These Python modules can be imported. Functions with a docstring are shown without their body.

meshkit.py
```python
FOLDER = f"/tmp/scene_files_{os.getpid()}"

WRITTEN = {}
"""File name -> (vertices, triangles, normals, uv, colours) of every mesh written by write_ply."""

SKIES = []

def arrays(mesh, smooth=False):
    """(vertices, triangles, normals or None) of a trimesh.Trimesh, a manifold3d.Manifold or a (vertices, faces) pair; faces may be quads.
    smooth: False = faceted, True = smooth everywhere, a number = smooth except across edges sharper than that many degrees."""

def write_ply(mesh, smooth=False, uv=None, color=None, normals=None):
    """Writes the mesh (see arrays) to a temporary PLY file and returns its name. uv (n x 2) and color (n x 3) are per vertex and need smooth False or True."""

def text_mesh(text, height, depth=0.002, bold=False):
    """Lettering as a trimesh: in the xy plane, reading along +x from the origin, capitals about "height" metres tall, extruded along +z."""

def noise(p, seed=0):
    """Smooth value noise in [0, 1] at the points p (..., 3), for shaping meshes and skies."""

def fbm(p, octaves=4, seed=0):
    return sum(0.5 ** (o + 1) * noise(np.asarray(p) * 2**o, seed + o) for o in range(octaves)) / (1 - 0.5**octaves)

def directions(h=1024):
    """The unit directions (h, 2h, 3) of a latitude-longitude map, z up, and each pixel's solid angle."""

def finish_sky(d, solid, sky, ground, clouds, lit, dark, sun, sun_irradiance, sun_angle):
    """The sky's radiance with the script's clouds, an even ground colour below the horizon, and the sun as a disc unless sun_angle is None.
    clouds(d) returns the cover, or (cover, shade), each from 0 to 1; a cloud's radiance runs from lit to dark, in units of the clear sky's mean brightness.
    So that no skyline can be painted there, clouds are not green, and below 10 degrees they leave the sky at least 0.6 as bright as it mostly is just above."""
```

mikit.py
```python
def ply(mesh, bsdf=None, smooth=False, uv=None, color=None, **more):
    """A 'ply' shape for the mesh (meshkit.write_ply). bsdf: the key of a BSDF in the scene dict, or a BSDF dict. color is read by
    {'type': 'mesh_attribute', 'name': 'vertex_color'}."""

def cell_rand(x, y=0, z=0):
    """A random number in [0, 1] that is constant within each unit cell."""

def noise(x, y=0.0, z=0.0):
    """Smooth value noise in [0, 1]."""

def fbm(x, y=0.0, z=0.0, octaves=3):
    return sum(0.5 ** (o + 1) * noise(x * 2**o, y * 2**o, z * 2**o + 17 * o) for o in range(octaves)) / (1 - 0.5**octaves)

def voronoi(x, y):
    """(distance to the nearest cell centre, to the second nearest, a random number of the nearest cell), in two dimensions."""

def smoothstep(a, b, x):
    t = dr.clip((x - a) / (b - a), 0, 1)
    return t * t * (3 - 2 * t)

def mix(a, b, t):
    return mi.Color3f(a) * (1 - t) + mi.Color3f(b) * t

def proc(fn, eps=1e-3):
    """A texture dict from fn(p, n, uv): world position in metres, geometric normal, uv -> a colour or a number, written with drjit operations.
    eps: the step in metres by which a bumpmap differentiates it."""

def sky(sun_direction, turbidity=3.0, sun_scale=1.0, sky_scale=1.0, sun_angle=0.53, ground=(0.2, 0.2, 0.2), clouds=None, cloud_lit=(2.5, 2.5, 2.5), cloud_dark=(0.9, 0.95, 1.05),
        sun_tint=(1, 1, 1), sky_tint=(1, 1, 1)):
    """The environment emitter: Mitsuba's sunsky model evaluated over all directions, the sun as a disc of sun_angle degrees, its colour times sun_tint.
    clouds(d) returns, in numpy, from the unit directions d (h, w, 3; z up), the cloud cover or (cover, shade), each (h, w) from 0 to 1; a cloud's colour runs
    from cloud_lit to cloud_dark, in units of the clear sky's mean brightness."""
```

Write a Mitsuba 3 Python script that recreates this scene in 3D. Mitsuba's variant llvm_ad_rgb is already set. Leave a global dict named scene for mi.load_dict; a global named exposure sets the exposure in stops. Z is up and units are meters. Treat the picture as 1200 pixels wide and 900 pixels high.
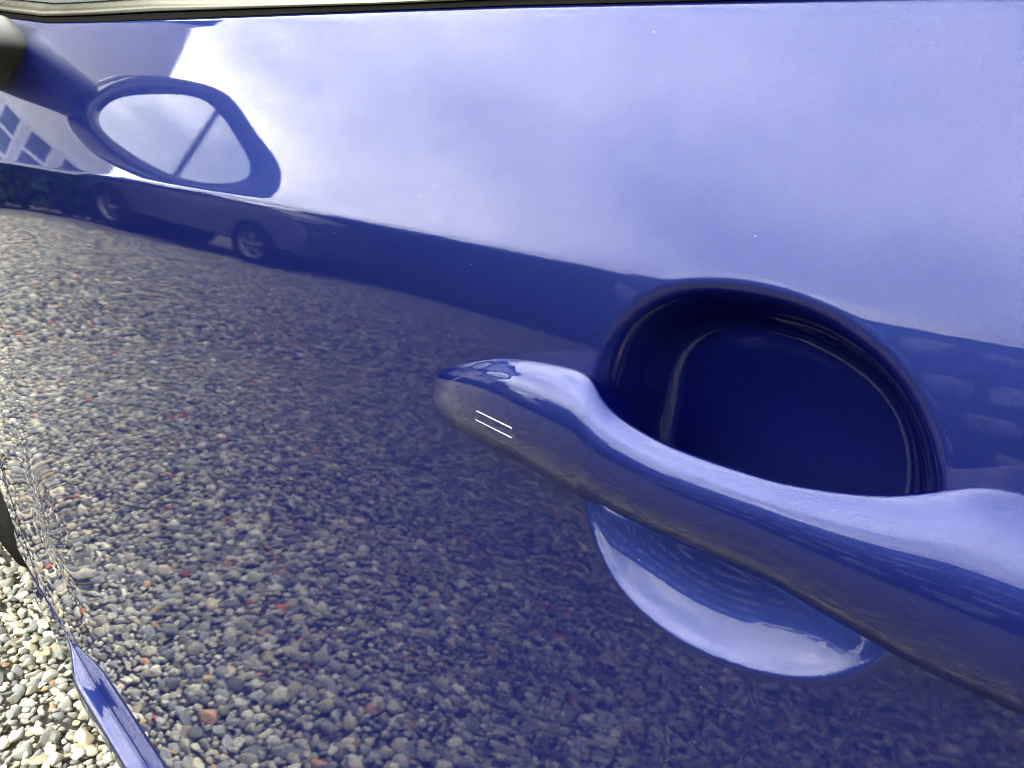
import math, numpy as np, trimesh, mitsuba as mi, mikit, meshkit
import drjit as dr
from mikit import noise, fbm, voronoi, cell_rand, smoothstep, mix
# ---------------------------------------------------------------- camera, sky, exposure
FPX, PITCH, YAW, D0, ZC = 900.0, math.radians(19), math.radians(44.3), 0.18, 1.0
CAM = np.array([0.0, -D0, ZC])
FW = np.array([-math.cos(YAW) * math.cos(PITCH), math.sin(YAW) * math.cos(PITCH), -math.sin(PITCH)])
RT = np.array([math.sin(YAW), math.cos(YAW), 0.0])
UP = np.cross(RT, FW)
# ---------------------------------------------------------------- calibration: where a point of the measured photograph lies on the door plane
def at(px, py, y=0.0):
    d = FW + RT * (px - 600) / FPX - UP * (py - 450) / FPX
    return CAM + d * (y - CAM[1]) / d[1]
# ---------------------------------------------------------------- the door skin: a height field y(x, z), -y is outwards, -x is the front of the car
CREASE = np.array([at(*q) for q in ((0, 188), (160, 210), (325, 236), (560, 280), (810, 326), (1000, 352), (1200, 386))])
def crease(x):
    return np.interp(x, np.r_[-1.5, CREASE[:, 0], 0.6], np.r_[CREASE[0, 2] - .01, CREASE[:, 2], CREASE[-1, 2] + .012])
XS_ = np.linspace(-1.6, 0.7, 461)
_cr = np.convolve(np.pad(crease(XS_), 15, mode='edge'), np.hanning(33)[1:-1] / np.hanning(33)[1:-1].sum(), 'valid')
def crease(x): return np.interp(x, XS_, _cr)
KZ = [0.11, 0.05, 0.001, -0.004, -0.012, -0.032, -0.075, -0.16, -0.32, -0.46, -0.60, -0.70]   # height above the crease
#        tilt of the skin's normal (degrees, + is up) at these heights, at four places along the door
KX = [-1.0, -0.45, -0.16, -0.055, 0.1]
KT = [[18, 20, 20, 1.4, 1.3, 1.3, 1.2, 1, -.5, -2, -3.5, -5],
      [18, 20, 20, 5.8, 5.2, 4.5, 3, 1, -.5, -2, -3.5, -5],
      [18, 20, 19.5, 9.0, 8.2, 6.5, 5, 2.5, -.5, -2, -3.5, -5],
      [18, 20, 20, 14.6, 13, 9.7, 6.5, 3, -.5, -2, -3.5, -5],
      [18, 20, 20, 15, 13.4, 10.3, 7, 3, -.5, -2, -3.5, -5]]
def smooth_interp(z, kz, kt):
    from scipy.interpolate import PchipInterpolator
    return PchipInterpolator(kz[::-1], kt[::-1])(z)
ZN = np.linspace(-0.70, 0.11, 3241)
_w = np.array([smooth_interp(ZN, KZ, k) for k in KT])
_y = np.array([np.cumsum(np.tan(np.radians(t))) * (ZN[1] - ZN[0]) for t in _w])
_y -= _y[:, [np.argmin(abs(ZN))]]
from scipy.interpolate import RegularGridInterpolator, PchipInterpolator
_kxs = np.linspace(-1.6, 0.7, 93)
_yx = PchipInterpolator(np.r_[-1.7, KX, 0.8], np.vstack([_y[:1], _y, _y[-1:]]), axis=0)(_kxs)
_skin = RegularGridInterpolator((_kxs, ZN), _yx, bounds_error=False, fill_value=None)
def skin0(x, z):
    x, z = np.broadcast_arrays(np.asarray(x, float), np.asarray(z, float))
    plan = .035 * np.maximum(-.62 - x, 0) ** 2                 # the side draws in towards the front
    flare = .0055 * np.exp(-((x + 1.04) / .085) ** 2 - ((z - .50) / .062) ** 2)
    return _skin(np.stack([x, np.clip(z - crease(x), -.70, .11)], -1)) + plan - flare
CUP_PX = [(703, 432), (712, 400), (735, 370), (765, 347), (800, 335), (850, 333), (900, 341), (950, 357), (1000, 386), (1040, 421), (1070, 460), (1090, 505), (1100, 550), (1103, 585), (1085, 680),
          (1060, 740), (1025, 775), (990, 789), (950, 793), (900, 787), (850, 772), (800, 750), (760, 722), (720, 680), (700, 640), (688, 600), (684, 520), (694, 465)]
def skin_px(px, py):
    d = FW + RT * (px - 600) / FPX - UP * (py - 450) / FPX
    t = np.linspace(D0 * .6, D0 * 3, 6000) / d[1]; P = CAM + t[:, None] * d
    return P[np.argmax(P[:, 1] - skin0(P[:, 0], P[:, 2]) > 0)]
_cp = np.array([skin_px(*q) for q in CUP_PX])
CUPC = np.array([_cp[:, 0].min() + np.ptp(_cp[:, 0]) / 2, _cp[:, 2].min() + np.ptp(_cp[:, 2]) / 2])
_ca = np.arctan2(_cp[:, 2] - CUPC[1], _cp[:, 0] - CUPC[0]); _crr = np.hypot(_cp[:, 2] - CUPC[1], _cp[:, 0] - CUPC[0])
_o = np.argsort(_ca)
_tab_a = np.linspace(-np.pi, np.pi, 721)
_tab_r = np.interp(_tab_a, _ca[_o], _crr[_o], period=2 * np.pi)
_k = np.hanning(63); _k /= _k.sum()
_tab_r = np.convolve(np.r_[_tab_r[-32:-1], _tab_r, _tab_r[1:32]], _k, 'valid')
def cup_edge(x, z):
    """metres inside the rim of the finger cup"""
    a = np.arctan2(z - CUPC[1], x - CUPC[0])
    return np.interp(a, _tab_a, _tab_r) - np.hypot(x - CUPC[0], z - CUPC[1])
def sst(t):
    t = np.clip(t, 0, 1); return t * t * t * (t * (6 * t - 15) + 10)
def skin(x, z):
    x, z = np.broadcast_arrays(np.asarray(x, float), np.asarray(z, float))
    y = skin0(x, z)
    e = cup_edge(x, z)
    r = np.hypot(x - CUPC[0], z - CUPC[1]); R = e + r
    low = sst((CUPC[1] - .007 - z) / .022)                     # upper half: a wall and a floor; lower half: an open scoop
    t = np.clip(np.logaddexp(0, (CUPC[1] + .055 - z) / .004) * .004, 0, .06)
    up = sst((e + .0030) / .0210) * (.012 + .50 * t - 4.0 * t * t)   # upper half: a steep wall and a hollow floor
    q = np.clip((e + .0006) / (R + .0006), 0, 1)
    scoop = .0105 * (1 - (1 - q) ** 4) * sst((e + .0016) / .0035)     # lower half: a shallow scoop
    return y + up * (1 - low) + scoop * low
# ---- END GEOM
scene, labels = {}, {}
T = mi.ScalarTransform4f
CAMT = T().look_at(origin=CAM.tolist(), target=(CAM + FW).tolist(), up=UP.tolist())
scene['type'] = 'scene'
scene['camera'] = {'type': 'perspective', 'fov': math.degrees(2 * math.atan(600 / FPX)), 'fov_axis': 'x', 'near_clip': 0.02, 'far_clip': 3000.0, 'to_world': CAMT}
exposure = 2.52
def sky_clouds(d):
    q = np.stack([d[..., 0] / (d[..., 2] + .25), d[..., 1] / (d[..., 2] + .25), d[..., 2]], -1)
    n = meshkit.fbm(q * [1.6, 1.6, 2.0] + [3.1, 7.7, 0.3], 5, 11)
    m = meshkit.fbm(q * [.7, .7, 1.0] + [9.1, 2.7, 4.3], 3, 5)
    glow = np.clip((d @ GLOW + .25) / 1.25, 0, 1) ** 3.5        # the hidden sun lights the cloud ahead and to the left of the car
    shade = np.clip(1.0 + 2.3 * (n - .5) + 1.0 * (m - .5) - .80 * glow, 0, 1)
    return np.ones_like(n), shade
SUN = np.array([-0.50, -0.50, 0.70])
GLOW = np.array([-0.66, -0.48, 0.58])
scene['sky'] = mikit.sky(SUN.tolist(), turbidity=3, sun_scale=0.03, sun_angle=40, clouds=sky_clouds, cloud_lit=(28, 27.2, 25.5), cloud_dark=(6.4, 6.8, 7.4))

# ---------------------------------------------------------------- materials
def tw(b): return {'type': 'twosided', 'b': b}
def rgb(*c): return {'type': 'rgb', 'value': list(c)}
def paint_base(p, n, uv):
    f = cell_rand(p.x * 2600, p.z * 2600, p.y * 2600)
    d1, d2, r = voronoi(p.x * 55 + p.y * 9, p.z * 55 + p.y * 7)
    speck = dr.select((r > 0.86) & (d1 < 0.009), 1.0, 0.0)
    return mix(mix((.0006, .0010, .022), (.0009, .0014, .032), f), (.3, .3, .3), speck)
def paint_flake(p, n, uv):
    return mix((.07, .125, .48), (.09, .15, .56), cell_rand(p.x * 2600, p.z * 2600, p.y * 2600))
def paint_ripple(p, n, uv):
    return noise(p.x * 330, p.z * 330, p.y * 330) * .6 + noise(p.x * 900, p.z * 900, p.y * 900) * .25
PAINT = {'type': 'blendbsdf', 'weight': 0.095,
         'a': {'type': 'roughplastic', 'alpha': 0.0014, 'int_ior': 1.37, 'diffuse_reflectance': mikit.proc(paint_base)},
         'b': {'type': 'roughconductor', 'material': 'none', 'alpha': 0.22, 'specular_reflectance': mikit.proc(paint_flake)}}
scene['paint'] = tw({'type': 'bumpmap', 't': mikit.proc(paint_ripple, 5e-4), 'scale': 3.5e-6, 'b': PAINT})
scene['black_gloss'] = tw({'type': 'plastic', 'int_ior': 1.6, 'diffuse_reflectance': rgb(.012, .012, .012)})
scene['satin_plastic'] = tw({'type': 'roughplastic', 'alpha': .35, 'int_ior': 1.3, 'diffuse_reflectance': rgb(.016, .018, .014)})
scene['rubber'] = {'type': 'diffuse', 'reflectance': rgb(.012, .012, .011)}
scene['trim_metal'] = tw({'type': 'roughconductor', 'material': 'none', 'alpha': .09, 'specular_reflectance': rgb(.14, .14, .11)})
scene['mirror_silver'] = tw({'type': 'conductor', 'material': 'none', 'specular_reflectance': rgb(.9, .91, .92)})
scene['tinted_glass'] = tw({'type': 'plastic', 'int_ior': 1.8, 'diffuse_reflectance': rgb(.012, .02, .016)})
scene['mark_metal'] = tw({'type': 'roughconductor', 'material': 'none', 'alpha': .3, 'specular_reflectance': rgb(.25, .27, .33)})
scene['dark_alloy'] = tw({'type': 'roughplastic', 'alpha': .3, 'diffuse_reflectance': rgb(.03, .03, .03)})
scene['alloy'] = tw({'type': 'roughconductor', 'material': 'none', 'alpha': .25, 'specular_reflectance': rgb(.25, .25, .26)})
scene['silver_paint'] = tw({'type': 'roughplastic', 'alpha': .08, 'int_ior': 1.6, 'diffuse_reflectance': rgb(.045, .05, .075)})
scene['dark_glass'] = tw({'type': 'plastic', 'int_ior': 1.5, 'diffuse_reflectance': rgb(.015, .018, .02)})
def stone_col(p, n, uv):
    return mix((.80, .80, .78), (1.12, 1.12, 1.1), fbm(p.x * 90, p.y * 90, p.z * 90))
scene['stone'] = {'type': 'diffuse', 'reflectance': {'type': 'mesh_attribute', 'name': 'vertex_color'}}
def ground_col(p, n, uv):
    d1, d2, r = voronoi(p.x * 34, p.y * 34)
    c = mix((.12, .12, .11), (.38, .36, .31), r) * smoothstep(0.02, .25, d2 - d1)
    near = smoothstep(11.0, 6.0, dr.sqrt(p.x * p.x + p.y * p.y))
    return mix(c, (.09, .085, .07), near)
scene['ground_mat'] = {'type': 'diffuse', 'reflectance': mikit.proc(ground_col)}
def render_col(p, n, uv): return mix((.42, .41, .39), (.52, .51, .48), fbm(p.x * 2, p.y * 2, p.z * 2)) * (.94 + .06 * noise(p.x * 60, p.y * 60, p.z * 60))
scene['house_render'] = {'type': 'diffuse', 'reflectance': mikit.proc(render_col)}
scene['slate'] = {'type': 'diffuse', 'reflectance': rgb(.14, .145, .16)}
scene['white_frame'] = {'type': 'diffuse', 'reflectance': rgb(.45, .45, .45)}
scene['wall_dark'] = {'type': 'diffuse', 'reflectance': rgb(.03, .03, .03)}
scene['wall_stone'] = {'type': 'diffuse', 'reflectance': mikit.proc(lambda p, n, uv: mix((.30, .30, .30), (.46, .45, .43), fbm(p.x * 4, p.y * 4, p.z * 4)))}
scene['foliage'] = tw({'type': 'diffuse', 'reflectance': rgb(.022, .038, .014)})
scene['bark'] = {'type': 'diffuse', 'reflectance': rgb(.09, .07, .05)}

# ---------------------------------------------------------------- helpers
def put(key, mesh, mat, normals=None, smooth=False, color=None):
    if normals is None:
        d = mikit.ply(mesh, mat, smooth=smooth, color=color)
    else:
        d = {'type': 'ply', 'filename': meshkit.write_ply(mesh, normals=normals, color=color), 'face_normals': False, 'bsdf': {'type': 'ref', 'id': mat}}
    scene[key] = d
    return key
def tag(key, label=None, cat=None, group=None, kind=None):
    e = {k: v for k, v in (('label', label), ('category', cat), ('group', group), ('kind', kind)) if v}
    labels[key] = e
def grid_faces(nr, nc):
    i = np.arange(nr * nc).reshape(nr, nc)
    return np.c_[i[:-1, :-1].ravel(), i[1:, :-1].ravel(), i[1:, 1:].ravel(), i[:-1, 1:].ravel()]
def tris(q): return np.vstack([q[:, [0, 1, 2]], q[:, [0, 2, 3]]])
def vnormals(V, F):
    n = np.zeros_like(V); c = np.cross(V[F[:, 1]] - V[F[:, 0]], V[F[:, 2]] - V[F[:, 0]])
    for k in range(3): np.add.at(n, F[:, k], c)
    return n / np.maximum(np.linalg.norm(n, axis=1, keepdims=True), 1e-12)
def submesh(V, F, N, sel):
    F = F[sel]; u, inv = np.unique(F, return_inverse=True)
    return (V[u], inv.reshape(F.shape)), N[u]
def loft(rings, caps=True):
    """closed rings (k, m, 3) -> trimesh"""
    k, m, _ = rings.shape
    V = rings.reshape(-1, 3); i = np.arange(k * m).reshape(k, m); j = np.roll(i, -1, 1)
    F = tris(np.c_[i[:-1].ravel(), i[1:].ravel(), j[1:].ravel(), j[:-1].ravel()])
    if caps:
        c0, c1 = len(V), len(V) + 1
        V = np.vstack([V, rings[0].mean(0), rings[-1].mean(0)])
        F = np.vstack([F, np.c_[np.full(m, c0), i[0], j[0]], np.c_[np.full(m, c1), j[-1], i[-1]]])
    t = trimesh.Trimesh(V, F, process=False)
    if t.volume < 0: t.invert()
    return t
def rbox(size, r=.01, sub=2):
    import manifold3d as m3
    s = np.asarray(size) / 2 - r
    sph = trimesh.creation.icosphere(sub, r)
    P = np.vstack([sph.vertices + s * np.array(q) for q in np.ndindex(2, 2, 2) for q in [np.array(q) * 2 - 1]])
    return trimesh.convex.convex_hull(P)
def moved(m, x=0, y=0, z=0, rz=0):
    m = m.copy(); m.apply_transform(trimesh.transformations.rotation_matrix(rz, [0, 0, 1])); m.apply_translation([x, y, z]); return m
# ---------------------------------------------------------------- the door, its finger cup and the fender in front of it
BOT = np.array([skin_px(*q) for q in ((0, 600), (40, 678), (75, 737), (102, 785), (137, 840), (175, 900))])
BELT = np.array([skin_px(*q) for q in ((0, 22), (50, 29), (100, 29), (250, 24), (400, 19), (600, 13), (900, 8), (1200, 3))])
def zbot(x): return PchipInterpolator(np.r_[-2.7, BOT[:, 0], 0.7], np.r_[BOT[0, 2], BOT[:, 2], BOT[-1, 2]])(x)
BELT = BELT[np.argsort(BELT[:, 0])]
def zbelt(x): return np.interp(x, np.r_[-1.6, BELT[:, 0], .7], np.r_[BELT[0, 2], BELT[:, 2], BELT[-1, 2] - .004])
SHUT = -1.40
fine = np.arange(-.245, .03, .0011)
xs_door = np.r_[np.arange(SHUT + .003, -.245, .005), fine, np.arange(.032, .56, .006)]
zs_up = np.r_[np.linspace(0, 1, 26)]                            # belt -> crease
zeta = np.r_[np.arange(.010, -.016, -.0008), np.arange(-.016, -.16, -.0011)]
def skin_grid(xs):
    zb, zt, zc = zbot(xs), zbelt(xs), crease(xs)
    rows = []
    for u in np.linspace(0, 1, 22)[:-1]: rows.append(zt + (zc + .010 - zt) * u)
    for q in zeta: rows.append(zc + q)
    z1 = zc + zeta[-1]
    for u in np.linspace(0, 1, 110)[1:]: rows.append(z1 + (zb - z1) * u)
    Z = np.array(rows); X = np.broadcast_to(xs, Z.shape)
    Y = skin(X, Z)
    # folded edges: the belt turns in under the seal, the bottom hem turns under
    top = [(X[0], Y[0] + d, Z[0] + e) for d, e in ((.012, -.001), (.003, .0022), (.001, .0012))]
    bot = [(X[0], Y[-1] + d, Z[-1] - e) for d, e in ((.0012, .0015), (.004, .0025), (.016, .002))]
    X = np.vstack([[t[0] for t in top], X, [b[0] for b in bot]]); Y = np.vstack([[t[1] for t in top], Y, [b[1] for b in bot]]); Z = np.vstack([[t[2] for t in top], Z, [b[2] for b in bot]])
    # front and rear hems
    f = lambda A, d: np.hstack([A[:, :1] + d[0], A[:, :1] + d[1], A, A[:, -1:] + d[2], A[:, -1:] + d[3]])
    return f(X, (-.0012, -.0008, .0008, .0012)), f(Y, (.014, .002, .002, .014)), f(Z, (0, 0, 0, 0))
X, Y, Z = skin_grid(xs_door)
V = np.stack([X, Y, Z], -1).reshape(-1, 3); F = tris(grid_faces(*X.shape)); N = vnormals(V, F)
if N[:, 1].mean() > 0: F = F[:, ::-1]; N = -N
incup = cup_edge(V[:, 0], V[:, 2])[F].min(1) > .0015
m, n = submesh(V, F, N, ~incup); put('parked_car__door', m, 'paint', n)
m, n = submesh(V, F, N, incup); put('parked_car__door__finger_cup', m, 'paint', n)
xs_f = np.arange(-2.55, SHUT - .002, .008)
X, Y, Z = skin_grid(xs_f)
arch = (X + 1.98) ** 2 + (Z - .33) ** 2 < .375 ** 2
V = np.stack([X, Y, Z], -1).reshape(-1, 3); F = tris(grid_faces(*X.shape)); N = vnormals(V, F)
if N[:, 1].mean() > 0: F = F[:, ::-1]; N = -N
m, n = submesh(V, F, N, ~arch.ravel()[F].any(1)); put('parked_car__fender', m, 'paint', n)

# ---------------------------------------------------------------- the handle
UPPER = [(512, 446), (520, 436), (540, 427), (570, 421), (600, 420), (650, 428), (685, 438), (700, 450), (712, 470), (740, 492), (800, 522), (900, 555), (1000, 577), (1060, 583), (1110, 580), (1150, 578), (1200, 592)]
LOWER = [(512, 450), (517, 472), (530, 498), (570, 540), (620, 572), (690, 604), (760, 634), (850, 672), (950, 718), (1040, 762), (1120, 798), (1200, 835)]
OX = np.array([-.245, -.228, -.215, -.195, -.165, -.12, -.06, .0, .03, .05])
OUT = PchipInterpolator(OX, [.004, -.003, -.011, -.019, -.027, -.034, -.037, -.036, -.028, -.01])
BACK = PchipInterpolator([-.245, -.15, -.14, -.125, -.112, -.065, -.048, -.036, .05], [.012, .010, .006, -.008, -.016, -.019, -.010, .008, .010])
def trace_edge(px, off):
    out = []
    for q in px:
        y = -.01
        for _ in range(12):
            P = at(q[0], q[1], y); y = .4 * y + .6 * off(P[0])
        out.append(at(q[0], q[1], y))
    return np.array(out)
ue = trace_edge(UPPER, lambda x: OUT(x) + .010)
le = trace_edge(LOWER, lambda x: OUT(x) + .0095)
x_tip = min(ue[0, 0], le[0, 0]) - .0008
u_ = np.linspace(0, 1, 170)
sx = x_tip + (.045 - x_tip) * u_ ** 1.7
ztip = (ue[0, 2] + le[0, 2]) / 2
zu = PchipInterpolator(np.r_[x_tip, np.maximum.accumulate(ue[:, 0] + np.arange(len(ue)) * 1e-6), .045], np.r_[ztip, ue[:, 2], ue[-1, 2] - .006])
zl = PchipInterpolator(np.r_[x_tip, np.maximum.accumulate(le[:, 0] + np.arange(len(le)) * 1e-6), .045], np.r_[ztip, le[:, 2], le[-1, 2] + .004])
_gx = np.linspace(x_tip, .045, 700); 
def soft(fn, sig=.0034):
    k_ = int(3 * sig / (_gx[1] - _gx[0])); kw = np.exp(-.5 * (np.arange(-k_, k_ + 1) * (_gx[1] - _gx[0]) / sig) ** 2); kw /= kw.sum()
    v = fn(_gx); m_ = np.convolve(np.pad(v, k_, mode='reflect', reflect_type='odd'), kw, 'valid'); w = np.clip((_gx - x_tip - .012) / .02, 0, 1)
    v = v * (1 - w) + m_ * w
    return lambda x: np.interp(x, _gx, v)
MID = [(512, 448), (530, 452), (560, 456), (600, 477), (640, 494), (690, 518), (750, 548), (800, 573), (900, 620), (1000, 664), (1100, 706), (1200, 745)]   # where the face turns from upward to outward
me = trace_edge(MID, lambda x: OUT(x) + .001)
zm = PchipInterpolator(np.r_[x_tip, np.maximum.accumulate(me[:, 0] + np.arange(len(me)) * 1e-6), .045], np.r_[ztip, me[:, 2], me[-1, 2] - .002])
zu, zl, zm = soft(zu), soft(zl, .010), soft(zm, .010)
rings = []
FU = np.linspace(0, 1, 90)
FT = np.tan(np.radians(PchipInterpolator([0, .12, .42, .58, .9, 1], [-60, -35, 8.5, 15, 45, 62])(FU)))
FY = np.r_[0, np.cumsum((FT[1:] + FT[:-1]) / 2) * (FU[1] - FU[0])]; FY -= FY.min()
for x in sx:
    a, b = zu(x), zl(x); yo, yb = OUT(x), BACK(x)
    h = a - b
    fm = np.clip((zm(x) - b) / max(h, 1e-6), .34, .72)
    w = np.clip((x - x_tip) / .012, 0, 1); fm = fm * w + .5 * (1 - w)
    uu = PchipInterpolator([0, fm, 1], [0, .5, 1])(FU)         # the same tilts, spread so that the turn lies on MID
    tt = np.interp(uu, FU, FT); yy = np.r_[0, np.cumsum((tt[1:] + tt[:-1]) / 2) * (FU[1] - FU[0])]; yy -= yy.min()
    yf = yo + yy * h; zf = b + h * FU
    yt, yl = yf[-1], yf[0]; e = min(.0016, .12 * h); yb = max(yb, yt + 2.5 * e, yl + e)
    back = [(yt + .35 * e, a + .12 * e), (yt + .8 * e, a + .12 * e), (yt + 1.3 * e, a - .1 * e)]
    L = yb - yt - 1.8 * e; dr_ = min(.62 * L, .42 * h)
    back += [(yt + 1.3 * e + L * u, a - .1 * e - dr_ * u) for u in (.35, .7, 1)]
    back += [(yb, a - dr_ - e), (yb, a - dr_ - e - (h - dr_ - 3 * e) * .5), (yb, b + 2 * e), (yb - .5 * e, b + .7 * e), (yl + .4 * (yb - yl), b + .15 * e)]
    q = np.vstack([np.c_[yf, zf], back])
    rings.append(np.c_[np.full(len(q), x), q])
hm = loft(np.array(rings))
put('parked_car__door_handle', hm, 'paint', normals=vnormals(np.array(hm.vertices), np.array(hm.faces)))
# two thin sensor strokes on the nose of the handle
HV, HN = np.array(hm.vertices), vnormals(np.array(hm.vertices), np.array(hm.faces))
def on_handle(px, py):
    d = at(px, py, 0) - CAM; d /= np.linalg.norm(d)
    w = HV - CAM; t = w @ d; r = np.linalg.norm(w - t[:, None] * d, axis=1)
    ok = (HN @ d < 0); r = np.where(ok, r, 9)
    i = np.argsort(r)[:6]; wts = 1 / (r[i] + 1e-5); 
    nn = (HN[i] * wts[:, None]).sum(0); nn /= np.linalg.norm(nn)
    q = (HV[i] * wts[:, None]).sum(0) / wts.sum()
    return CAM + d * (((q - CAM) @ nn) / (d @ nn)), nn
for k, (q0, q1, w) in enumerate((((559, 482), (600, 502), .0006), ((558, 492), (600, 513), .0004))):
    pts = []
    for u in np.linspace(0, 1, 12):
        P, nn = on_handle(q0[0] + (q1[0] - q0[0]) * u, q0[1] + (q1[1] - q0[1]) * u); pts.append((P, nn))
    C = np.array([p[0] for p in pts]); Nn = np.array([p[1] for p in pts])
    tdir = np.gradient(C, axis=0); tdir /= np.linalg.norm(tdir, axis=1, keepdims=True); B = np.cross(Nn, tdir)
    sec = [(-w / 2, -.0006), (w / 2, -.0006), (w / 2, .0001), (.15 * w, .0003), (-.15 * w, .0003), (-w / 2, .0001)]
    put('parked_car__door_handle__sensor_mark' + ('_001' if k else ''), loft(np.stack([C + B * s + Nn * h for s, h in sec], 1)), 'mark_metal')

# ---------------------------------------------------------------- window trim, glass and seal above the belt
xt = np.r_[np.arange(-1.02, .56, .006)]
zb = zbelt(xt) + .004
yb = skin0(xt, zbelt(xt))
def strip(sec, x=xt, zz=zb, yy=yb):
    return loft(np.stack([np.stack([x, yy + a, zz + b], -1) for a, b in sec], 1))
def trim_h(x): return np.interp(x, [-1.0, -.55, -.3, -.1, .5], [.012, .010, .0045, .0035, .0035])
def seal_h(x): return np.interp(x, [-1.0, -.55, -.3, -.1, .5], [.004, .0035, .0018, .0016, .0016])
zb = zbelt(xt) + .0022; hs = seal_h(xt); hh = trim_h(xt)
def band(key, sec, mat, **k):
    put(key, loft(np.stack([np.stack([xt, yb + a, zb + hs * p + hh * q + o], -1) for a, p, q, o in sec], 1)), mat, **k)
band('parked_car__window_seal', [(.0035, -.6, 0, 0), (.0028, 0, 0, 0), (.0028, 1, 0, 0), (.016, 1, 0, 0), (.016, -.6, 0, 0)], 'rubber')
band('parked_car__window_trim', [(.0035, 1, .02, 0), (.0015, 1, .10, 0), (.001, 1, .3, 0), (.0022, 1, .55, 0), (.005, 1, .8, 0), (.009, 1, .95, 0), (.012, 1, 1, 0), (.017, 1, 1, 0), (.017, 1, .02, 0)], 'trim_metal', smooth=40)
band('parked_car__glass_seal', [(.0125, 1, 1, -.001), (.0125, 1, 1, .0012), (.02, 1, 1, .0012), (.02, 1, 1, -.001)], 'rubber')
gx, gz = np.meshgrid(np.linspace(-1.02, .56, 30), np.linspace(0, .42, 16))
gy = np.interp(gx, xt, yb) + .019 + .30 * gz + .25 * gz ** 2
put('parked_car__window_glass', (np.stack([gx, gy, np.interp(gx, xt, zb) + gz], -1).reshape(-1, 3), grid_faces(*gx.shape)), 'tinted_glass', smooth=True)
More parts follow.
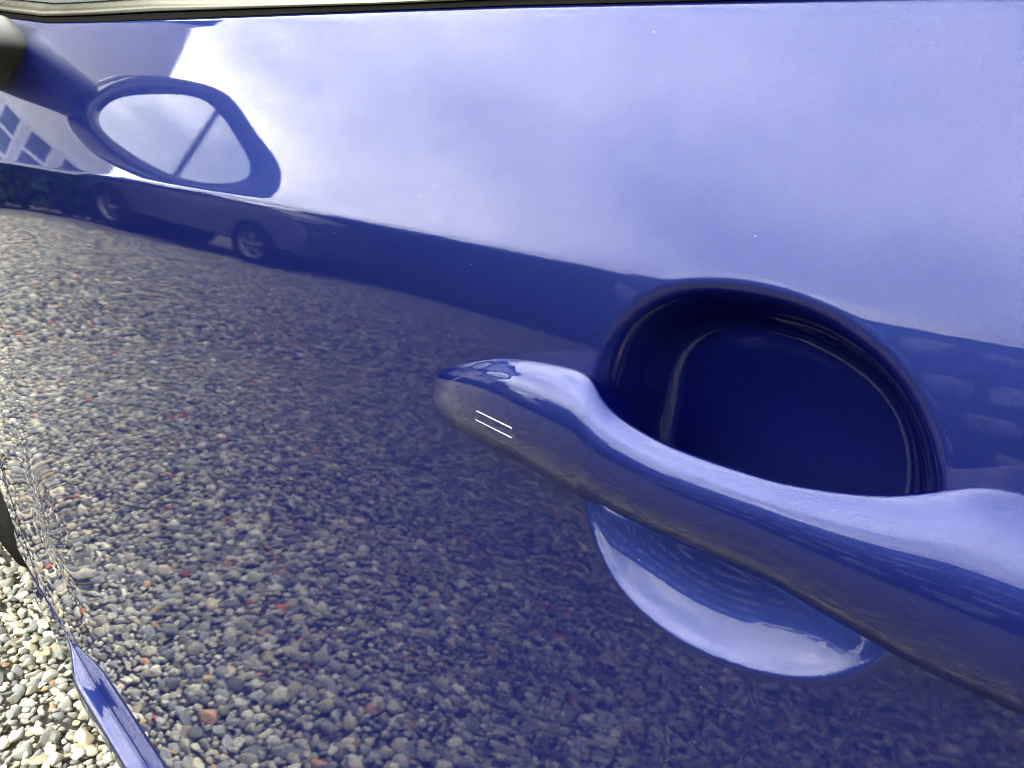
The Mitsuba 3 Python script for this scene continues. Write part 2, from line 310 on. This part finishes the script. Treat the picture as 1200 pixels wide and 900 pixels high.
# front pillar and roof so that the car is closed
roof = loft(np.array([[(-1.0, y0 + .32, 1.47), (.56, y0 + .32, 1.49), (.56, y0 + .30, 1.44), (-1.0, y0 + .30, 1.42)] for y0 in (-.12, .05, .4, .8, 1.1)]))
put('parked_car__roof', roof, 'paint')
pil = loft(np.array([[(-1.55, .03, 1.06), (-1.02, .05, 1.06), (-1.02, .09, 1.06), (-1.55, .07, 1.06)], [(-1.05, .19, 1.46), (-.93, .2, 1.46), (-.93, .24, 1.46), (-1.05, .23, 1.46)]]))
put('parked_car__front_pillar', pil, 'black_gloss')
put('parked_car__shadow_block', moved(rbox((3.0, 1.35, .5), .03, 1), -.8, .86, .55), 'rubber')  # solid underbody block, out of view, added for its shadow under the car

# ---------------------------------------------------------------- sill
xsill = np.arange(-1.5, .6, .01)
zs_ = zbot(xsill) - .004; ys_ = skin0(xsill, zbot(xsill))
gw = sst((xsill + 1.22) / .17)
sec = [(.02, .0), (.004, .001), (-.004, .0005), (-.014, -.002), (-.018, -.0045), (-.020, -.009), (-.0195, -.024), (-.014, -.050), (-.005, -.085), (.06, -.10), (.12, -.10)]
from scipy.interpolate import CubicSpline
_u = np.r_[0, np.cumsum(np.linalg.norm(np.diff(np.array(sec), axis=0), axis=1))]
sec = PchipInterpolator(_u, np.array(sec))(np.unique(np.r_[_u, np.linspace(0, _u[-1], 70)]))
ring = []
for a, b in sec:
    A = a if a > 0 else a * gw - .001 * (1 - gw)
    ring.append(np.stack([xsill, ys_ + A, zs_ + b * (.75 + .25 * gw)], -1))
put('parked_car__sill', loft(np.stack(ring, 1)), 'paint', smooth=60)

# ---------------------------------------------------------------- front wheel of the car
def wheel(key, x, y, side, R=.315, w=.2, rim_mat='alloy'):
    a = np.linspace(0, 2 * np.pi, 73)[:-1]
    prof = [(-w / 2, .66 * R), (-w / 2 - .004, .8 * R), (-w / 2 + .012, .95 * R), (-w / 2 + .03, R), (w / 2 - .03, R), (w / 2 - .012, .95 * R), (w / 2 + .004, .8 * R), (w / 2, .66 * R)]
    rg = np.array([[(x + r * np.cos(t), y + o, R + r * np.sin(t)) for t in a] for o, r in prof])
    put(key, loft(rg, caps=False), 'rubber', smooth=40)
    rim = [loft(np.array([[(x + r * np.cos(t), y + side * o, R + r * np.sin(t)) for t in a] for o, r in [(w / 2 - .03, .52 * R), (w / 2 - .005, .64 * R), (w / 2 - .002, .67 * R), (w / 2 - .04, .67 * R), (w / 2 - .06, .5 * R)]]), caps=False)]
    for k in range(5):
        for s in (-.09, .09):
            t = 2 * np.pi * k / 5 + s + .3
            m = trimesh.creation.box((.62 * R, .02, .035)); m.apply_translation([.31 * R, 0, 0]); m.apply_transform(trimesh.transformations.rotation_matrix(-t, [0, 1, 0]))
            m.apply_translation([x, y + side * (w / 2 - .03), R]); rim.append(m)
    rim.append(moved(trimesh.creation.icosphere(2, .035), x, y + side * (w / 2 - .03), R))
    put(key + '__rim', trimesh.util.concatenate(rim), rim_mat)
wheel('parked_car__wheel', -1.98, .17, -1, rim_mat='rubber')
# ---------------------------------------------------------------- side mirror
from shapely.geometry import Polygon
def yz_mirror(x): return x
OUTER = np.array([(-.022, 1.040), (-.035, 1.088), (-.060, 1.118), (-.110, 1.151), (-.140, 1.160), (-.186, 1.144), (-.230, 1.137), (-.248, 1.110), (-.232, 1.076), (-.180, 1.052), (-.130, 1.036), (-.070, 1.024)])
GLASS = np.array([(-.042, 1.052), (-.047, 1.078), (-.073, 1.105), (-.112, 1.136), (-.140, 1.137), (-.176, 1.124), (-.198, 1.115), (-.207, 1.096), (-.174, 1.066), (-.134, 1.048), (-.094, 1.041), (-.055, 1.041)])
def round_loop(P, n=96):
    for _ in range(2): P = np.stack([.75 * P + .25 * np.roll(P, -1, 0), .25 * P + .75 * np.roll(P, -1, 0)], 1).reshape(-1, 2)
    c = Polygon(P).buffer(-.006).buffer(.006, quad_segs=8)
    r = np.array(c.exterior.coords)[:-1]; s = np.r_[0, np.cumsum(np.linalg.norm(np.diff(np.r_[r, r[:1]], axis=0), axis=1))]
    u = np.linspace(0, s[-1], n + 1)[:-1]; rr = np.r_[r, r[:1]]
    q = np.c_[np.interp(u, s, rr[:, 0]), np.interp(u, s, rr[:, 1])]
    return np.roll(q, -np.argmax(q[:, 0]), axis=0)
lo, lg = round_loop(OUTER), round_loop(GLASS)
c0 = lo.mean(0)
def ring_at(l, x, k): 
    q = c0 + (l - c0) * k
    return np.c_[np.full(len(q), x), q]
MX = -.86
rg = np.array([ring_at(lg, MX - .012, 1.0), ring_at(lg, MX - .004, 1.01), ring_at(lg * .5 + lo * .5, MX + .001, 1), ring_at(lo, MX - .002, .99), ring_at(lo, MX - .012, 1.01), ring_at(lo, MX - .045, 1.03), ring_at(lo, MX - .08, .95), ring_at(lo, MX - .11, .75), ring_at(lo, MX - .125, .4)])
mh = loft(rg, caps=False)
put('parked_car__mirror', mh, 'black_gloss', smooth=50)
gl = ring_at(lg, MX - .006, 1.0)
gv = np.vstack([gl, gl.mean(0)]); nG = len(gl)
put('parked_car__mirror__mirror_glass', trimesh.Trimesh(gv, np.array([(i, (i + 1) % nG, nG) for i in range(nG)]), process=False), 'mirror_silver')
a = np.linspace(0, 2 * np.pi, 41)[:-1]
arm = []
for u in np.linspace(0, 1, 16):
    k = sst(u)
    c = np.array([-.965 + .04 * k, .060 - .13 * u, 1.062 + .008 * u]); rx, rz = .098 - .050 * k, .036 - .016 * k; p = 1.35 - .45 * k
    arm.append(np.stack([c[0] + rx * np.sign(np.cos(a)) * abs(np.cos(a)) ** p, np.full_like(a, c[1]), c[2] + rz * np.sign(np.sin(a)) * abs(np.sin(a)) ** p], -1))
put('parked_car__mirror__arm', loft(np.array(arm)), 'satin_plastic', smooth=50)

# ---------------------------------------------------------------- ground and gravel
g = 400.0
put('ground', ([(-g, -g, -.012), (g, -g, -.012), (g, g, -.012), (-g, g, -.012)], [[0, 1, 2, 3]]), 'ground_mat'); tag('ground', kind='structure')
rng = np.random.default_rng(7)
def protos(sub, n, seed):
    r = np.random.default_rng(seed); out = []
    for k in range(n):
        m = trimesh.creation.icosphere(sub, 1.0); v = np.array(m.vertices)
        o = r.uniform(0, 90, 3)
        v = v * (.65 + .7 * meshkit.fbm(v * 1.1 + o, 2, k))[:, None]
        for _ in range(8):                                      # a few worn flat facets
            d = r.normal(size=3); d /= np.linalg.norm(d); h = r.uniform(.42, .72); e = v @ d - h; v = v - np.where(e > 0, e * .9, 0)[:, None] * d
        v *= [1, r.uniform(.62, .95), r.uniform(.45, .75)]
        out.append((v / np.abs(v[:, :2]).max(), np.array(m.faces)))
    return out
PAL = np.array([(.30, .30, .27), (.36, .35, .30), (.42, .41, .36), (.24, .25, .24), (.19, .20, .21), (.33, .31, .25), (.40, .36, .27), (.50, .49, .44), (.27, .28, .29), (.14, .14, .15), (.34, .25, .14), (.36, .22, .14), (.38, .13, .08)])
PAL = PAL * [1.08, 1.05, .90]
PW = np.array([16, 16, 12, 14, 10, 9, 5, 5, 10, 6, 1.8, 1.0, .8]); PW = PW / PW.sum()
def scatter(xy, size, z, sub, seed):
    r = np.random.default_rng(seed); P = protos(sub, 14, seed); Vs, Fs, Cs = [], [], []; off = 0
    which = r.integers(0, 14, len(xy)); ang = r.uniform(0, 6.283, len(xy)); tx = r.normal(0, .28, len(xy)); ty = r.normal(0, .28, len(xy))
    col = .97 * PAL[r.choice(len(PAL), len(xy), p=PW)] * r.uniform(.65, 1.35, (len(xy), 1))
    for k, (v, f) in enumerate(P):
        i = np.nonzero(which == k)[0]
        if not len(i): continue
        c, s = np.cos(ang[i]), np.sin(ang[i])
        q = v[None] * size[i, None, None]
        x, y, zz = q[..., 0], q[..., 1], q[..., 2]
        y, zz = y - tx[i, None] * zz, zz + tx[i, None] * y
        x, zz = x + ty[i, None] * zz, zz - ty[i, None] * x
        X = c[:, None] * x - s[:, None] * y + xy[i, 0, None]; Y = s[:, None] * x + c[:, None] * y + xy[i, 1, None]
        W = np.stack([X, Y, zz + z[i, None]], -1)
        band = meshkit.noise(v * 2.2 + k, 3)
        Vs.append(W.reshape(-1, 3)); Fs.append((f[None] + (off + np.arange(len(i)) * len(v))[:, None, None]).reshape(-1, 3)); off += len(i) * len(v)
        Cs.append((col[i, None, :] * (.82 + .36 * band)[None, :, None]).reshape(-1, 3))
    return np.vstack(Vs), np.vstack(Fs), np.vstack(Cs)
def cells(x0, x1, y0, y1, s, seed, keep=None):
    r = np.random.default_rng(seed)
    X, Y = np.meshgrid(np.arange(x0, x1, s), np.arange(y0, y1, s * .87)); X = X + (np.arange(len(X)) % 2)[:, None] * s / 2
    p = np.c_[X.ravel(), Y.ravel()] + r.normal(0, s * .16, (X.size, 2))
    return p if keep is None else p[keep(p)]
def direct(p): return (p[:, 0] > -2.0) & (p[:, 0] < -1.02) & (p[:, 1] > -.17) & (p[:, 1] < .32)
rad = lambda p: np.hypot(p[:, 0] + .5, p[:, 1] - .05)
A = cells(-2.3, 1.0, -1.5, .55, .0195, 1, lambda p: rad(p) < 1.45)
B = cells(-2.3, 1.0, -1.5, .55, .0160, 2, lambda p: rad(p) < 1.45)
M_ = cells(-4.8, 1.2, -4.2, .5, .025, 3, lambda p: (rad(p) >= 1.45) & (rad(p) < 3.7))
M2 = cells(-4.8, 1.2, -4.2, .5, .028, 8, lambda p: (rad(p) >= 1.45) & (rad(p) < 3.7))
C_ = cells(-12, 1.2, -9, .2, .052, 9, lambda p: (rad(p) >= 3.7) & (rad(p) < 10.5))
def sizes(n, lo_, hi, seed): return np.random.default_rng(seed).uniform(0, 1, n) ** 2.4 * (hi - lo_) + lo_
sA, sB, sM, sM2, sC = sizes(len(A), .0072, .0200, 4), sizes(len(B), .0045, .0095, 5), sizes(len(M_), .010, .021, 6), sizes(len(M2), .008, .013, 12), sizes(len(C_), .019, .031, 7)
zA, zB, zM, zM2, zC_ = rng.uniform(.001, .009, len(A)), rng.uniform(-.008, .000, len(B)), rng.uniform(.001, .009, len(M_)), rng.uniform(-.006, 0, len(M2)), rng.uniform(-.004, .003, len(C_))
dA = direct(A); order = np.argsort(-sA * dA)[:300]
single = np.zeros(len(A), bool); single[order] = dA[order]
Vg, Fg, Cg = [], [], []; off = 0
for xy, s, z, sub, seed in ((A[~single], sA[~single], zA[~single], 1, 21), (B, sB, zB, 0, 22), (M_, sM, zM, 0, 23), (M2, sM2, zM2, 0, 25), (C_, sC, zC_, 0, 24)):
    v, f, c = scatter(xy, s, z, sub, seed); Vg.append(v); Fg.append(f + off); Cg.append(c); off += len(v)
Vg, Fg, Cg = np.vstack(Vg), np.vstack(Fg), np.vstack(Cg)
Ng = vnormals(Vg, Fg)
print('stones tris', len(Fg)); put('gravel', (Vg, Fg), 'stone', normals=Ng, color=Cg); tag('gravel', 'loose grey and beige river gravel covering the yard', 'gravel', kind='stuff')
for k, i in enumerate(np.nonzero(single)[0]):
    v, f, c = scatter(A[i:i + 1], sA[i:i + 1], zA[i:i + 1], 2, 1000 + k)
    put('ground__stone' + ('_%03d' % k if k else ''), (v, f), 'stone', normals=vnormals(v, f), color=c)
# ---------------------------------------------------------------- what stands opposite and shows in the paint
def polar(az, dist, z=0):                                       # az: degrees from the front of the car towards its left
    a = math.radians(az); return np.array([-dist * math.cos(a), -dist * math.sin(a), z])
def silver_car(key, P, rz, label, paint, group=None):
    M = trimesh.transformations.rotation_matrix(rz, [0, 0, 1]); M[:2, 3] = P[:2]
    prof = np.array([(-2.05, .32), (-2.1, .55), (-2.02, .72), (-1.25, .92), (-.95, .97), (1.55, .99), (2.0, .92), (2.08, .6), (2.02, .34)])
    from shapely import affinity
    def body(pr, w, top_in=.0):
        rs = []
        for s, k in ((-1, .93), (-.98, .975), (-.92, 1.0), (.92, 1.0), (.98, .975), (1, .93)):
            c = pr.mean(0); q = c + (pr - c) * k; rs.append(np.c_[q[:, 0], np.full(len(q), s * w / 2), q[:, 1]])
        return loft(np.array(rs))
    def add(sub, m, mat, smooth=35):
        m.apply_transform(M); put(key + '__' + sub, m, mat, smooth=smooth)
    bodym = trimesh.convex.convex_hull(np.vstack([body(prof, 1.72).vertices]))
    add('body', body(prof, 1.72), paint)
    cab = np.array([(-1.15, .95), (-.35, 1.40), (.0, 1.45), (1.2, 1.42), (1.75, .98)])
    def cabm(k, w0, w1, pr):
        rs = []
        for s in (-1, 1):
            w = np.interp(pr[:, 1], [.95, 1.45], [w0, w1]); rs.append(np.c_[pr[:, 0], s * w / 2, pr[:, 1]])
        return loft(np.array(rs))
    add('cabin', cabm(1, 1.62, 1.2, cab), paint)
    for k, pr in enumerate((np.array([(-.88, 1.0), (-.30, 1.35), (.25, 1.37), (.25, 1.0)]), np.array([(.33, 1.0), (.33, 1.37), (1.1, 1.35), (1.45, 1.02)]))):
        add('window' + ('_001' if k else ''), cabm(1, 1.63, 1.215, pr), 'dark_glass')
    n = 0
    for x in (-1.3, 1.25):
        for s in (-1, 1):
            wk = key + '__wheel' + ('_%03d' % n if n else ''); n += 1
            wheel(wk, x, s * .80, s)
            for q in (wk, wk + '__rim'):
                d = scene[q]; d['to_world'] = T(M.tolist())
    for x in (-1.3, 1.25):
        m = trimesh.creation.cylinder(.37, 1.726, sections=40); m.apply_transform(trimesh.transformations.rotation_matrix(np.pi / 2, [1, 0, 0])); m.apply_translation([x, 0, .34])
        add('wheel_arch' + ('_001' if x > 0 else ''), m, 'rubber')
    for k, (x0, y0, z0, sz, nm, mt) in enumerate(((2.03, .55, .70, (.12, .3, .12), 'headlight', 'silver_paint'), (2.03, -.55, .70, (.12, .3, .12), 'headlight_001', 'silver_paint'), (2.03, 0, .48, (.16, 1.2, .16), 'bumper', 'silver_paint'))):
        add(nm, moved(rbox(sz, .03, 1), x0, y0, z0), mt)
    tag(key, label, 'car', group)
silver_car('grey_car', polar(28.6, 11.0) - 1.25 * np.array([math.cos(.4), -math.sin(.4), 0]), -.4, 'dark grey hatchback parked across the gravel from the blue car', 'silver_paint')
tag('parked_car', 'glossy deep blue car seen close at its door handle', 'car')
# pale house to the front
def house():
    c = polar(5.5, 15.0)
    w, dpt, h = 4.2, 6.0, 6.3
    ax = np.array([0.0, -1.0])
    put('pale_house__wall', trimesh.creation.box((dpt, 5.6, h), trimesh.transformations.translation_matrix([-17.0, -.95, h / 2])), 'house_render')
    rf = trimesh.Trimesh([(-20.2, -3.8, h), (-13.9, -3.8, h), (-13.9, 1.9, h), (-20.2, 1.9, h), (-17, -3.8, h + 2.3), (-17, 1.9, h + 2.3)], [(0, 4, 1), (3, 2, 5), (0, 3, 5), (0, 5, 4), (1, 4, 5), (1, 5, 2), (0, 1, 2), (0, 2, 3)])
    put('pale_house__roof', rf, 'slate')
    n = 0
    for z in (2.5,):
        for y in (-3.2, -2.45, -1.7, -.95):
            k = 'pale_house__window' + ('_%03d' % n if n else ''); n += 1
            fr = trimesh.util.concatenate([trimesh.creation.box(e, trimesh.transformations.translation_matrix([-13.97, y + oy, z + oz])) for e, oy, oz in (((.08, .6, .07), 0, .34), ((.08, .6, .07), 0, -.34), ((.08, .07, .61), -.27, 0), ((.08, .07, .61), .27, 0), ((.07, .46, .05), 0, 0))])
            put(k, fr, 'white_frame')
            put(k + '__pane', trimesh.creation.box((.02, .5, .64), trimesh.transformations.translation_matrix([-13.985, y, z])), 'dark_glass')
    tag('pale_house', 'pale rendered house with grey roof beyond the front of the car', 'house')
house()
# boulder wall to the side
def wall():
    r = np.random.default_rng(3)
    a, b = polar(52, 8.6), polar(136, 9.6)
    L = np.linalg.norm(b - a); u = (b - a) / L; ang = math.atan2(u[1], u[0]); nrm_ = np.array([-u[1], u[0], 0]); 
    if nrm_ @ (-a) < 0: nrm_ = -nrm_
    mid = (a + b) / 2
    core = moved(trimesh.creation.box((L, .5, 2.9)), *(mid - nrm_ * .3)[:2], 1.45, ang); put('boulder_wall', core, 'wall_dark')
    tag('boulder_wall', 'retaining wall of pale boulders facing the side of the car', 'wall')
    P = protos(2, 8, 77); n = 0
    for row in range(5):
        x = .25 + .28 * (row % 2)
        while x < L - .2:
            w = r.uniform(.22, .29); v, f = P[r.integers(8)]
            q = v * [w, .2, w * .98]; c, s = math.cos(ang), math.sin(ang)
            q = np.c_[c * q[:, 0] - s * q[:, 1], s * q[:, 0] + c * q[:, 1], q[:, 2]] + a + u * x + [0, 0, .40 + row * .52 + r.uniform(-.03, .03)]
            put('boulder_wall__boulder' + ('_%03d' % n if n else ''), (q, f), 'wall_stone', smooth=True); n += 1
            x += 2 * w + r.uniform(.06, .12)
wall()
# hedge and trees between the house and the wall
def tree(key, P, h, rad, label, seed, trunk_h=1.2):
    r = np.random.default_rng(seed)
    t = loft(np.array([[(P[0] + rr * math.cos(q), P[1] + rr * math.sin(q), z) for q in np.linspace(0, 6.283, 9)[:-1]] for z, rr in ((0, .16), (.4, .11), (trunk_h, .09), (h * .7, .03))]))
    put(key, t, 'bark', smooth=True)
    cl = r.normal(size=(26, 3)); cl /= np.linalg.norm(cl, axis=1, keepdims=True); cl *= (r.uniform(.2, 1, (26, 1)) ** .5)
    cl = cl * [rad, rad, (h - trunk_h * .6) / 2] * .8 + [P[0], P[1], (h + trunk_h * .6) / 2]
    n = 4200; c = cl[r.integers(0, 26, n)] + r.normal(0, .2 * rad, (n, 3)); c[:, 2] = np.clip(c[:, 2], .1, None)
    e1 = r.normal(size=(n, 3)); e1 /= np.linalg.norm(e1, axis=1, keepdims=True); e2 = np.cross(e1, r.normal(size=(n, 3))); e2 /= np.linalg.norm(e2, axis=1, keepdims=True)
    s = r.uniform(.09, .2, (n, 1)); V = np.stack([c - e1 * s, c + e2 * s * .5, c + e1 * s, c - e2 * s * .5], 1).reshape(-1, 3)
    put(key + '__crown', (V, np.arange(4 * n).reshape(-1, 4)), 'foliage')
    tag(key, label, 'tree')
for k, (az, dist, h, rad) in enumerate(((34, 14, 2.9, 1.6), (39, 14.5, 3.3, 1.8), (44.5, 12.5, 3.0, 1.6), (49.5, 11.5, 2.8, 1.4), (17.5, 19, 3.0, 1.6), (21, 20, 2.8, 1.6))):
    tree('garden_tree' + ('_%03d' % k if k else ''), polar(az, dist), h, rad, ('bushy green tree opposite the door, %s' % ('beside the grey car', 'taller one behind', 'left of the boulder wall', 'nearest the boulder wall', 'beyond the house corner', 'farthest from the car')[k]), 40 + k, .6)
def hedge(key, p0, p1, h, label):
    r = np.random.default_rng(91); n = 5200; L = p1 - p0; u = L / np.linalg.norm(L); w = np.array([-u[1], u[0], 0])
    c = p0 + r.uniform(0, 1, (n, 1)) * L + w * r.uniform(-.3, .3, (n, 1)); c[:, 2] = r.uniform(.03, 1, n) ** .8 * h * (.9 + .2 * meshkit.noise(c * 1.7, 4))
    e1 = r.normal(size=(n, 3)); e1 /= np.linalg.norm(e1, axis=1, keepdims=True); e2 = np.cross(e1, r.normal(size=(n, 3))); e2 /= np.linalg.norm(e2, axis=1, keepdims=True)
    s = r.uniform(.08, .16, (n, 1)); V = np.stack([c - e1 * s, c + e2 * s * .5, c + e1 * s, c - e2 * s * .5], 1).reshape(-1, 3)
    put(key, (V, np.arange(4 * n).reshape(-1, 4)), 'foliage'); tag(key, label, 'hedge')
hedge('hedge', np.array([-12.6, -.1, 0]), np.array([-12.2, -4.6, 0]), 1.0, 'low dark clipped hedge in front of the pale house')
hedge('hedge_001', np.array([-10.3, -6.4, 0]), np.array([-6.9, -8.6, 0]), 1.25, 'low dark hedge along the gravel between the grey car and the boulder wall')
# utility pole behind the camera, seen in the mirror glass
def pole():
    P = np.array([19.0, -7.0, 0])
    t = loft(np.array([[(P[0] + rr * math.cos(q), P[1] + rr * math.sin(q), z) for q in np.linspace(0, 6.283, 13)[:-1]] for z, rr in ((-.1, .10), (15.5, .06))]))
    put('utility_pole', t, 'wall_dark', smooth=True); tag('utility_pole', 'wooden utility pole standing behind the blue car', 'pole')
    put('utility_pole__crossarm', trimesh.creation.box((.12, 1.8, .12), trimesh.transformations.translation_matrix([P[0] - .12, P[1], 14.6])), 'wall_dark')
pole()
